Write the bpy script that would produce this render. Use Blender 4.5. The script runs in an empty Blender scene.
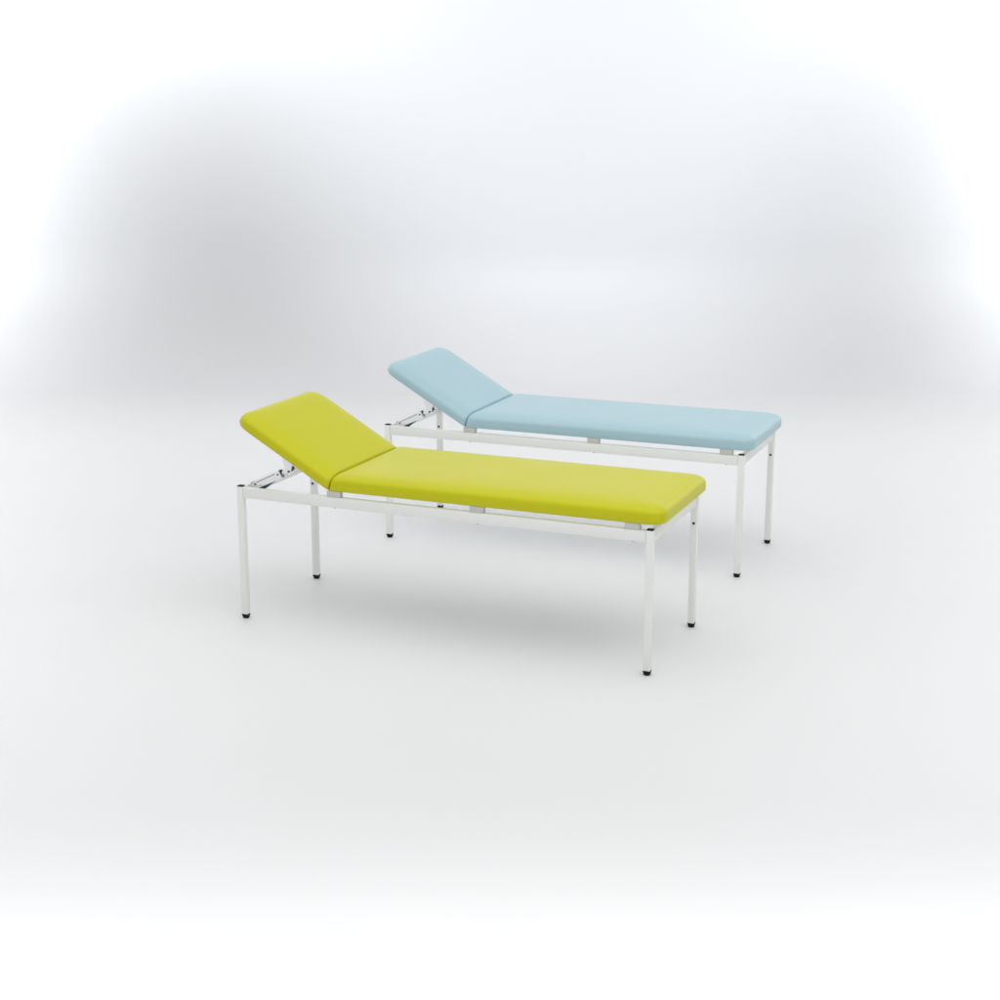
import bpy, bmesh, math, random
from mathutils import Vector, Matrix
PI = math.pi
C = bpy.context.scene.collection
random.seed(4)

# ------------------------------------------------------------------ helpers
def obj(name, bm, mat, parent=None, smooth=None, bevel=0.0):
    bmesh.ops.recalc_face_normals(bm, faces=bm.faces)
    if bevel:
        bmesh.ops.bevel(bm, geom=list(bm.edges), offset=bevel, segments=2, profile=.5, affect='EDGES')
    me = bpy.data.meshes.new(name); bm.to_mesh(me); bm.free()
    me.materials.append(mat)
    o = bpy.data.objects.new(name, me); C.objects.link(o)
    if smooth is not None:
        for p in me.polygons: p.use_smooth = True
        if smooth < 3: me.set_sharp_from_angle(angle=smooth)
    if parent: o.parent = parent
    return o

def box(bm, x0, x1, y0, y1, z0, z1, M=None):
    vs = [Vector((x, y, z)) for x in (x0, x1) for y in (y0, y1) for z in (z0, z1)]
    if M: vs = [M @ v for v in vs]
    v = [bm.verts.new(p) for p in vs]
    for f in ((0,1,3,2),(4,6,7,5),(0,4,5,1),(2,3,7,6),(0,2,6,4),(1,5,7,3)):
        bm.faces.new([v[i] for i in f])

def tube_between(bm, a, b, r0, r1=None, n=20):
    r1 = r0 if r1 is None else r1
    a = Vector(a); b = Vector(b); d = (b - a)
    q = d.to_track_quat('Z', 'Y').to_matrix().to_4x4(); q.translation = (a + b) / 2
    bmesh.ops.create_cone(bm, cap_ends=True, segments=n, radius1=r0, radius2=r1, depth=d.length, matrix=q)

def extrude_poly(bm, pts, y0, y1, M=None):
    """pts in (x,z); extruded along y"""
    lo = [bm.verts.new((M @ Vector((x, y0, z))) if M else (x, y0, z)) for x, z in pts]
    hi = [bm.verts.new((M @ Vector((x, y1, z))) if M else (x, y1, z)) for x, z in pts]
    n = len(pts)
    bm.faces.new(lo); bm.faces.new(hi[::-1])
    for i in range(n):
        bm.faces.new([lo[i], hi[i], hi[(i+1) % n], lo[(i+1) % n]])

# ------------------------------------------------------------------ materials
def mat(name, col, rough=.5, metal=0.0, spec=.5, coat=0.0, coat_rough=.2, bump=None, mottle=None, rvar=None, sheen=0):
    m = bpy.data.materials.new(name); m.use_nodes = True
    nt = m.node_tree; N = nt.nodes; L = nt.links
    p = N['Principled BSDF']
    p.inputs['Base Color'].default_value = (*col, 1); p.inputs['Roughness'].default_value = rough
    p.inputs['Metallic'].default_value = metal; p.inputs['Specular IOR Level'].default_value = spec
    p.inputs['Coat Weight'].default_value = coat; p.inputs['Coat Roughness'].default_value = coat_rough
    tc = N.new('ShaderNodeTexCoord')
    if mottle:
        sc, amt = mottle
        n = N.new('ShaderNodeTexNoise'); n.inputs['Scale'].default_value = sc; n.inputs['Detail'].default_value = 5
        L.new(tc.outputs['Object'], n.inputs['Vector'])
        mx = N.new('ShaderNodeMix'); mx.data_type = 'RGBA'
        mx.inputs[6].default_value = (*[c*(1-amt) for c in col], 1)
        mx.inputs[7].default_value = (*[min(1, c*(1+amt)) for c in col], 1)
        L.new(n.outputs['Fac'], mx.inputs[0]); L.new(mx.outputs[2], p.inputs['Base Color'])
    if rvar:
        sc, amt = rvar
        n = N.new('ShaderNodeTexNoise'); n.inputs['Scale'].default_value = sc; n.inputs['Detail'].default_value = 3
        L.new(tc.outputs['Object'], n.inputs['Vector'])
        mr = N.new('ShaderNodeMapRange'); mr.inputs['To Min'].default_value = rough-amt; mr.inputs['To Max'].default_value = rough+amt
        L.new(n.outputs['Fac'], mr.inputs['Value']); L.new(mr.outputs['Result'], p.inputs['Roughness'])
    if bump:
        prev = None
        for kind, sc, st, dist in bump:
            if kind == 'noise':
                n = N.new('ShaderNodeTexNoise'); n.inputs['Detail'].default_value = 3; out = n.outputs['Fac']
            else:
                n = N.new('ShaderNodeTexVoronoi'); n.feature = 'DISTANCE_TO_EDGE'; out = n.outputs['Distance']
            n.inputs['Scale'].default_value = sc
            L.new(tc.outputs['Object'], n.inputs['Vector'])
            b = N.new('ShaderNodeBump'); b.inputs['Strength'].default_value = st; b.inputs['Distance'].default_value = dist
            L.new(out, b.inputs['Height'])
            if prev: L.new(prev.outputs['Normal'], b.inputs['Normal'])
            prev = b
        L.new(prev.outputs['Normal'], p.inputs['Normal'])
    return m

LEA_BUMP = [('noise', 7, .35, .006), ('voronoi', 420, .12, .0004)]
M_GREEN = mat('lime leatherette', (.60, .588, .003), .38, spec=.32, bump=LEA_BUMP, mottle=(4, .02), rvar=(6, .05))
M_BLUE = mat('pale blue leatherette', (.42, .615, .68), .38, spec=.5, bump=LEA_BUMP, mottle=(4, .02), rvar=(6, .05))
M_FRAME = mat('white powder coat', (.92, .925, .895), .34, spec=.5, bump=[('noise', 900, .1, .0002)])
M_BLOCK = mat('grey white plastic block', (.62, .62, .58), .45)
M_BLACK = mat('black rubber', (.008, .008, .009), .55, spec=.2)
M_CHROME = mat('zinc plated steel', (.93, .95, .96), .22, metal=1.0, rvar=(30, .06))
M_CHANNEL_SHADE = mat('painted channel shade', (.04, .10, .11), .35, metal=.7)  # dark teal colour standing in for shade inside the strut channel
M_STEEL = mat('dark steel', (.10, .11, .11), .35, metal=.8)
M_BACK = mat('cool white backdrop paper', (.796, .802, .814), .45, spec=.3, mottle=(.8, .012), rvar=(1.5, .05))
M_SWEEP = mat('white studio sweep', (.798, .803, .808), .42, spec=.32, mottle=(.8, .012), rvar=(1.5, .05))

# ------------------------------------------------------------------ studio sweep: floor and curved backdrop
XW = 14.0
YB, RC, HW = 13.05, 1.15, 7.0
bm = bmesh.new()
prof = [(-4.0, 0), (0, 0), (4, 0), (8, 0), (YB, 0)]
def sheet(name, prof, m):
    bm = bmesh.new(); rows = []
    for (y, z) in prof:
        rows.append([bm.verts.new((-XW + 2*XW*i/8, y, z)) for i in range(9)])
    for a, b in zip(rows, rows[1:]):
        for i in range(8):
            bm.faces.new([a[i], a[i+1], b[i+1], b[i]])
    o = obj(name, bm, m, smooth=4)
    return o
floor = sheet('floor', prof, M_SWEEP)
cove = []
K = 40
for i in range(K+1):
    a = i/K*PI/2
    cove.append((YB + RC*math.sin(a), RC*(1-math.cos(a))))
wallp = cove + [(YB+RC, RC + (HW-RC)*k/4) for k in range(1, 5)]
backdrop = sheet('studio_backdrop', wallp, M_BACK)
for o, l in ((floor, 'pale glossy studio floor under both couches'), (backdrop, 'pale grey seamless studio backdrop curving up behind the couches')):
    o['kind'] = 'structure'; o['label'] = l
floor['category'] = 'floor'; backdrop['category'] = 'backdrop'

# ------------------------------------------------------------------ couch
L_, W_, H_ = 2.004, 0.694, 0.650
T = .031 / 2                       # half leg width
RAIL_T, RAIL_B = .645, .595
PAD_Z = .672                       # underside of the upholstery
HU = .468                          # hinge position along the couch
V0, V1 = -.016, .716               # cushion edges across

def cushion(length, width, thick, mitre, crown=5, base=.026, RX=.1, kend=.16, rc=.080):
    """Upholstered pad, local: s from 0 (hinge end) to length, w 0..width, t up.
    Rings of a rounded rectangle, a soft pulled-over top edge, mitred hinge end."""
    bm = bmesh.new()
    rings = [(.040, .0), (.010, .0), (.003, .0025), (.0, .009), (.0, base)]
    DM = min(width, length*.8)/2 - .055; N = 26        # one smooth crown from the side wall to the middle
    for k in range(1, N+1):
        x = (k/N)**2.3
        rings.append((x*DM, base + (thick-base)*(1-(1-x)**crown)**(1/crown)))
    NC, NS, NE = 8, 40, 18
    rows = []
    for d, t in rings:
        kh = kend if d <= RX else kend + (1-kend)*(d-RX)/(width/2)   # hinge end is pulled tight
        s0 = min(d*kh, .4*length) + t*math.tan(mitre); s1 = length - d
        if s1 < s0 + .05: s1 = s0 + .05
        w0 = d; w1 = width - d
        rf = max(rc - d*.3, .040)     # outer corner radius
        rh = max(.016 - d*.1, .008)                           # hinge corner radius
        lim = (w1-w0)/2 - .003; rf = min(rf, lim); rh = min(rh, lim)
        pts = []
        def arc(cx, cy, r, a0):
            for k in range(NC+1):
                a = a0 + k/NC*PI/2
                pts.append((cx + r*math.cos(a), cy + r*math.sin(a)))
        def seg(p, q, n):
            for k in range(1, n):
                pts.append((p[0] + (q[0]-p[0])*k/n, p[1] + (q[1]-p[1])*k/n))
        arc(s0+rh, w0+rh, rh, PI)
        seg((s0+rh, w0), (s1-rf, w0), NS)
        arc(s1-rf, w0+rf, rf, -PI/2)
        seg((s1, w0+rf), (s1, w1-rf), NE)
        arc(s1-rf, w1-rf, rf, 0)
        seg((s1-rf, w1), (s0+rh, w1), NS)
        arc(s0+rh, w1-rh, rh, PI/2)
        seg((s0, w1-rh), (s0, w0+rh), NE)
        rows.append([bm.verts.new((x, y, t)) for x, y in pts])
    n = len(rows[0])
    for a, b in zip(rows, rows[1:]):
        for i in range(n):
            bm.faces.new([a[i], a[(i+1) % n], b[(i+1) % n], b[i]])
    bm.faces.new(rows[0][::-1]); bm.faces.new(rows[-1])
    return bm

def couch(label, pad_mat, group, ox, oy, rot):
    root = bpy.data.objects.new('examination_couch', None); C.objects.link(root)
    root.empty_display_size = .2
    root['label'] = label; root['category'] = 'examination couch'; root['group'] = group
    # root sits on the floor at the middle of the footprint
    c, s = math.cos(rot), math.sin(rot)
    root.location = (ox + c*L_/2 - s*W_/2, oy + s*L_/2 + c*W_/2, 0)
    root.rotation_euler = (0, 0, rot)
    S = Matrix.Translation((-L_/2, -W_/2, 0))          # couch (u,v,z) -> local
    def part(name, bm, m, parent=root, smooth=math.radians(35), bevel=0, extra=None):
        if bevel:
            bmesh.ops.recalc_face_normals(bm, faces=bm.faces)
            bmesh.ops.bevel(bm, geom=list(bm.edges), offset=bevel, segments=2, profile=.5, affect='EDGES')
        bmesh.ops.transform(bm, matrix=S @ extra if extra else S, verts=bm.verts)
        return obj(name, bm, m, parent, smooth)

    # legs
    for u in (0, L_):
        for v in (0, W_):
            bm = bmesh.new(); box(bm, u-T, u+T, v-T, v+T, .0185, H_-.001)
            leg = part('leg', bm, M_FRAME, bevel=.0028)
            # flared black foot: square shoulder that narrows to a round pad
            bm = bmesh.new()
            prof = [(.0160, .0215), (.0172, .0205), (.0172, .0165), (.0162, .0105), (.0150, .003), (.0138, .0)]
            rows = []
            for i, (r, z) in enumerate(prof):
                row = []
                for k in range(24):
                    a = k/24*2*PI
                    sq = 1/max(abs(math.cos(a)), abs(math.sin(a)))
                    f = min(sq, 1.22) if i < 3 else 1 + (min(sq, 1.22)-1)*max(0, .6-.3*(i-3))
                    row.append(bm.verts.new((u + r*f*math.cos(a), v + r*f*math.sin(a), z)))
                rows.append(row)
            for a_, b_ in zip(rows, rows[1:]):
                for k in range(24): bm.faces.new([a_[k], a_[(k+1) % 24], b_[(k+1) % 24], b_[k]])
            bm.faces.new(rows[0]); bm.faces.new(rows[-1][::-1])
            part('rubber_foot', bm, M_BLACK, leg)
            bm = bmesh.new(); box(bm, u-T+.0012, u+T-.0012, v-T+.0012, v+T-.0012, H_-.006, H_+.0026)
            part('end_cap', bm, M_BLACK, leg, bevel=.001)
            if v > 0:      # black bolt head facing the near side
                bm = bmesh.new(); tube_between(bm, (u, v-T+.001, .508), (u, v-T-.003, .508), .0065, .0055)
                part('bolt', bm, M_BLACK, leg)
    # rails
    for v in (0, W_):
        bm = bmesh.new(); box(bm, T+.0012, L_-T-.0012, v-.0125, v+.0125, RAIL_B, RAIL_T)
        rail = part('side_rail', bm, M_FRAME, bevel=.002)
        for u0, u1 in ((.462, .531), (1.175, 1.241), (1.892, 1.959)):
            bm = bmesh.new(); box(bm, u0, u1, v-.0135, v+.0135, RAIL_T+.0004, PAD_Z+.0015)
            part('support_block', bm, M_BLOCK, bevel=.0015)
            uc = (u0+u1)/2
            bm = bmesh.new(); tube_between(bm, (uc, v, RAIL_B+.001), (uc, v, RAIL_B-.004), .005, .004, 12)
            part('screw', bm, M_STEEL, rail)
    for u in (0, L_):
        bm = bmesh.new(); box(bm, u-.0125, u+.0125, T+.0012, W_-T-.0012, RAIL_B, RAIL_T)
        part('end_rail', bm, M_FRAME, bevel=.002)
    # upholstery
    th = math.radians(29.8)
    seat = part('seat_cushion', cushion(2.060-HU, V1-V0, .084, th/2, crown=3.8, base=.027, kend=.3, rc=.068), pad_mat, smooth=4,
                extra=Matrix.Translation((HU+.0015, V0, PAD_Z)))
    # backrest: local s runs from the hinge towards the head end
    Mb = Matrix.Translation((HU-.0015, V1, PAD_Z+.002)) @ Matrix.Rotation(th, 4, 'Y') @ Matrix.Rotation(PI, 4, 'Z')
    back = part('backrest_cushion', cushion(.562, V1-V0, .071, th/2, crown=3.0, base=.021, kend=.12, rc=.076), pad_mat, smooth=4, extra=Mb)
    # base panels hidden under the upholstery
    bm = bmesh.new(); box(bm, HU+.03, 2.035, .03, W_-.03, PAD_Z-.004, PAD_Z+.002)
    part('base_panel', bm, M_FRAME, seat)
    bm = bmesh.new(); box(bm, .03, .51, .03, W_, -.004, .002)
    part('base_panel', bm, M_FRAME, back, extra=Mb)
    # hinges
    for v in (.012, W_-.012):
        bm = bmesh.new(); tube_between(bm, (HU, v-.022, PAD_Z-.0035), (HU, v+.022, PAD_Z-.0035), .0045, n=16)
        box(bm, HU-.004, HU+.05, v-.02, v+.02, PAD_Z-.0045, PAD_Z-.0015)
        part('hinge', bm, M_STEEL)
    # ratchet struts (lower channel, inner bar, bracket under the backrest)
    for v in (.055, W_-.055):
        A = Vector((.044, 0, .645)); B = Vector((.190, 0, .716))
        d = (B-A).normalized(); ang = math.atan2(d.z, d.x); Ln = (B-A).length
        Ms = Matrix.Translation((A.x, v, A.z)) @ Matrix.Rotation(-ang, 4, 'Y')
        # U channel, open downwards, thin walls, tapered foot
        bm = bmesh.new()
        w = .015; hh = .019; t = .0018
        def side(y0, y1):
            extrude_poly(bm, [(.018, -hh), (Ln-.012, -hh-.002), (Ln, -hh-.004), (Ln, hh*.75), (Ln-.006, hh), (.0, hh), (-.012, hh-.010)], y0, y1, Ms)
        side(-w, -w+t); side(w-t, w)
        box(bm, -.004, Ln, -w+t, w-t, hh-t, hh-.0002, Ms)
        strut = part('ratchet_strut', bm, M_CHROME)
        bm = bmesh.new()
        extrude_poly(bm, [(.012, -.006), (Ln+.084, -.005), (Ln+.088, .000), (Ln+.084, .007), (.012, .006)], -.006, .006, Ms)
        for k in range(7):
            box(bm, .03+k*.018, .036+k*.018, -.004, .004, -.0105, -.0045, Ms)
        part('ratchet_bar', bm, M_CHROME, strut)
        for (x, z) in ((.012, .004), (Ln-.014, .001)):
            bm = bmesh.new(); tube_between(bm, Ms @ Vector((x, -w-.003, z)), Ms @ Vector((x, w+.003, z)), .0048, n=16)
            part('rivet', bm, M_STEEL, strut)
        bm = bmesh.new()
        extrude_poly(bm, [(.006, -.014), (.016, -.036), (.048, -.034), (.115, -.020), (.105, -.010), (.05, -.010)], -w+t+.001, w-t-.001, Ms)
        part('channel_shade', bm, M_CHANNEL_SHADE, strut)  # painted shade: dark filler in the channel's open underside
        bm = bmesh.new(); box(bm, .012, Ln-.030, -w-.0006, -w+.0004, .0075, .0105, Ms)
        part('reflection_accent', bm, M_STEEL, strut)  # added dark strip standing in for a reflection in the bright plating
        bm = bmesh.new(); box(bm, Ln-.020, Ln-.002, -w-.0022, -w-.0002, -.019, .016, Ms)
        part('collar', bm, M_CHROME, strut)
        bm = bmesh.new(); box(bm, .03, .075, v-.016, v+.016, RAIL_T-.012, RAIL_T-.008)
        box(bm, .03, .075, v-.016, v-.0135, RAIL_T-.008, .662)
        part('foot_bracket', bm, M_CHROME, strut)
        # bracket on the cushion underside: two triangular cheeks and a plate
        Q = Vector((.236, 0, .798)); e = Vector((math.cos(th), 0, -math.sin(th)))   # along the underside towards the hinge
        for y0 in (-.015, .013):
            bm = bmesh.new()
            pts = [(.196, .8195), (.262, .7815), (.250, .731), (.243, .722), (.231, .724), (.224, .733)]
            pts = [(x-.004, z-.003) for x, z in pts]
            extrude_poly(bm, pts, v+y0, v+y0+.002)
            part('mounting_bracket', bm, M_CHROME, strut)
        bm = bmesh.new()
        tube_between(bm, (.236, v-.019, .731), (.236, v+.019, .731), .0052, n=16)
        part('ratchet_pivot', bm, M_STEEL, strut)
        bm = bmesh.new(); tube_between(bm, Ms @ Vector((Ln+.07, -.010, .001)), Ms @ Vector((Ln+.07, .010, .001)), .0085, n=20)
        part('ratchet_pivot', bm, M_STEEL, strut)
    # cross tube that joins the two ratchets
    bm = bmesh.new(); tube_between(bm, (.2665, .066, .7585), (.2665, W_-.066, .7585), .0065, n=18)
    part('cross_tube', bm, M_CHROME)
    return root

G = 'examination couches with raised backrests'
couch('lime green examination couch with raised backrest and white steel frame, nearer of the two',
      M_GREEN, G, -1.214739, 7.250637, -.393109)
couch('pale blue examination couch with raised backrest and white legs, behind the lime green one',
      M_BLUE, G, -.622806, 8.683383, -.387848)

# ------------------------------------------------------------------ light
def area(name, loc, target, sx, sy, power, col=(1, 1, 1), spread=PI):
    l = bpy.data.lights.new(name, 'AREA'); l.shape = 'RECTANGLE'; l.size = sx; l.size_y = sy
    l.energy = power; l.color = col; l.spread = spread
    o = bpy.data.objects.new(name, l); C.objects.link(o); o.location = loc
    o.rotation_euler = (Vector(target) - Vector(loc)).to_track_quat('-Z', 'Y').to_euler()
    return o
def spot(name, loc, target, power, angle, blend=1, r=.3, col=(1, 1, 1)):
    l = bpy.data.lights.new(name, 'SPOT'); l.energy = power; l.spot_size = math.radians(angle); l.spot_blend = blend
    l.shadow_soft_size = r; l.color = col
    o = bpy.data.objects.new(name, l); C.objects.link(o); o.location = loc
    o.rotation_euler = (Vector(target) - Vector(loc)).to_track_quat('-Z', 'Y').to_euler()
    return o
def strip(name, a, b, z, w, power, spread):
    """added unseen fill, long and level from a to b, shining straight down"""
    l = bpy.data.lights.new(name, 'AREA'); l.shape = 'RECTANGLE'
    a = Vector((*a, z)); b = Vector((*b, z)); l.size = (b-a).length; l.size_y = w
    l.energy = power; l.spread = math.radians(spread)
    o = bpy.data.objects.new(name, l); C.objects.link(o); o.location = (a+b)/2
    o.rotation_euler = (0, 0, math.atan2(b.y-a.y, b.x-a.x))
    return o
area('overhead_softbox', (-1.3, 7.2, 6.0), (-.7, 7.9, 0), 7.5, 6.0, 48, (1, .995, .98))
area('front_softbox', (1.9, 4.4, 6.4), (.8, 6.2, 0), 7.0, 4.2, 112, (1, 1, 1))
strip('added_front_fill', (-3, 3.8), (3, 3.8), 3.0, .7, 10, 45)  # added out-of-view fill, whitens the foreground floor
strip('added_left_fill', (-1.95, 5.0), (-4.6, 13.4), 3.5, .5, 3, 50)  # added out-of-view fill, lifts the left edge of the floor
strip('added_right_fill', (1.95, 5.0), (4.6, 13.4), 3.5, .5, 2, 50)  # same added fill for the right edge of the floor
area('added_rear_fill', (0, 11.0, 4.6), (0, 11.0, 0), 8.5, 1.4, 9, (1, 1, 1), math.radians(70))  # unseen fill added to brighten the floor in front of the cove
spot('backdrop_spot', (.75, 7.4, 4.2), (.75, 14.2, 2.3), 840, 52, 1, .4, (.91, .94, 1))
area('added_top_fill', (-6.0, 11.2, 4.8), (-6.0, 14.2, 3.6), 9.4, .8, 74, (.95, .97, 1), math.radians(64))  # unseen fill added to whiten the upper left wall
area('added_top_fill_right', (7.2, 11.2, 4.8), (7.2, 14.2, 3.6), 9.4, .8, 55, (.95, .97, 1), math.radians(64))  # unseen fill added to whiten the upper right wall
area('added_wall_fill_left', (-6.9, 10.2, 3.4), (-5.9, 14.2, 2.2), 2.4, 4.0, 62, (.95, .97, 1), math.radians(52))  # added fill out of view, pushes the left wall towards white
area('added_wall_fill_right', (6.9, 10.2, 3.4), (5.9, 14.2, 2.2), 2.4, 4.0, 58, (.95, .97, 1), math.radians(52))  # added fill out of view, pushes the right wall towards white

w = bpy.data.worlds.new('World'); bpy.context.scene.world = w; w.use_nodes = True
bg = w.node_tree.nodes['Background']; bg.inputs[0].default_value = (.95, .975, 1, 1); bg.inputs[1].default_value = .70
nt = w.node_tree; tc = nt.nodes.new('ShaderNodeTexCoord'); sp = nt.nodes.new('ShaderNodeSeparateXYZ')
mr = nt.nodes.new('ShaderNodeMapRange'); mr.inputs['From Min'].default_value = 0; mr.inputs['From Max'].default_value = .9
mr.inputs['To Min'].default_value = .55; mr.inputs['To Max'].default_value = 1.25
mx = nt.nodes.new('ShaderNodeMix'); mx.data_type = 'RGBA'; mx.blend_type = 'MULTIPLY'; mx.inputs[0].default_value = 1
mx.inputs[6].default_value = (.985, .993, 1, 1)
nt.links.new(tc.outputs['Generated'], sp.inputs[0]); nt.links.new(sp.outputs['Z'], mr.inputs['Value'])
nt.links.new(mr.outputs['Result'], mx.inputs[7]); nt.links.new(mx.outputs[2], bg.inputs[0])
hz = nt.nodes.new('ShaderNodeMix'); hz.data_type = 'RGBA'; hz.inputs[6].default_value = (.93, .955, 1, 1); hz.inputs[7].default_value = (1, .995, .975, 1)
nt.links.new(sp.outputs['Z'], hz.inputs[0]); nt.links.new(hz.outputs[2], mx.inputs[6])

# ------------------------------------------------------------------ camera
cam = bpy.data.cameras.new('camera'); co = bpy.data.objects.new('camera', cam); C.objects.link(co)
cam.sensor_width = 36; cam.lens = 36*1.59175; cam.clip_end = 200; cam.clip_start = .05
p, r = .250169, .001368
f = Vector((0, math.cos(p), -math.sin(p))); u = Vector((0, math.sin(p), math.cos(p))); rt = Vector((1, 0, 0))
X = rt*math.cos(r) + u*math.sin(r); Y = -rt*math.sin(r) + u*math.cos(r)
co.matrix_world = Matrix(((X.x, Y.x, -f.x, 0), (X.y, Y.y, -f.y, 0), (X.z, Y.z, -f.z, 2.435299), (0, 0, 0, 1)))
sc = bpy.context.scene; sc.camera = co
sc.render.engine = 'CYCLES'
sc.view_settings.view_transform = 'Standard'; sc.view_settings.look = 'None'
sc.view_settings.exposure = 0; sc.view_settings.gamma = 1
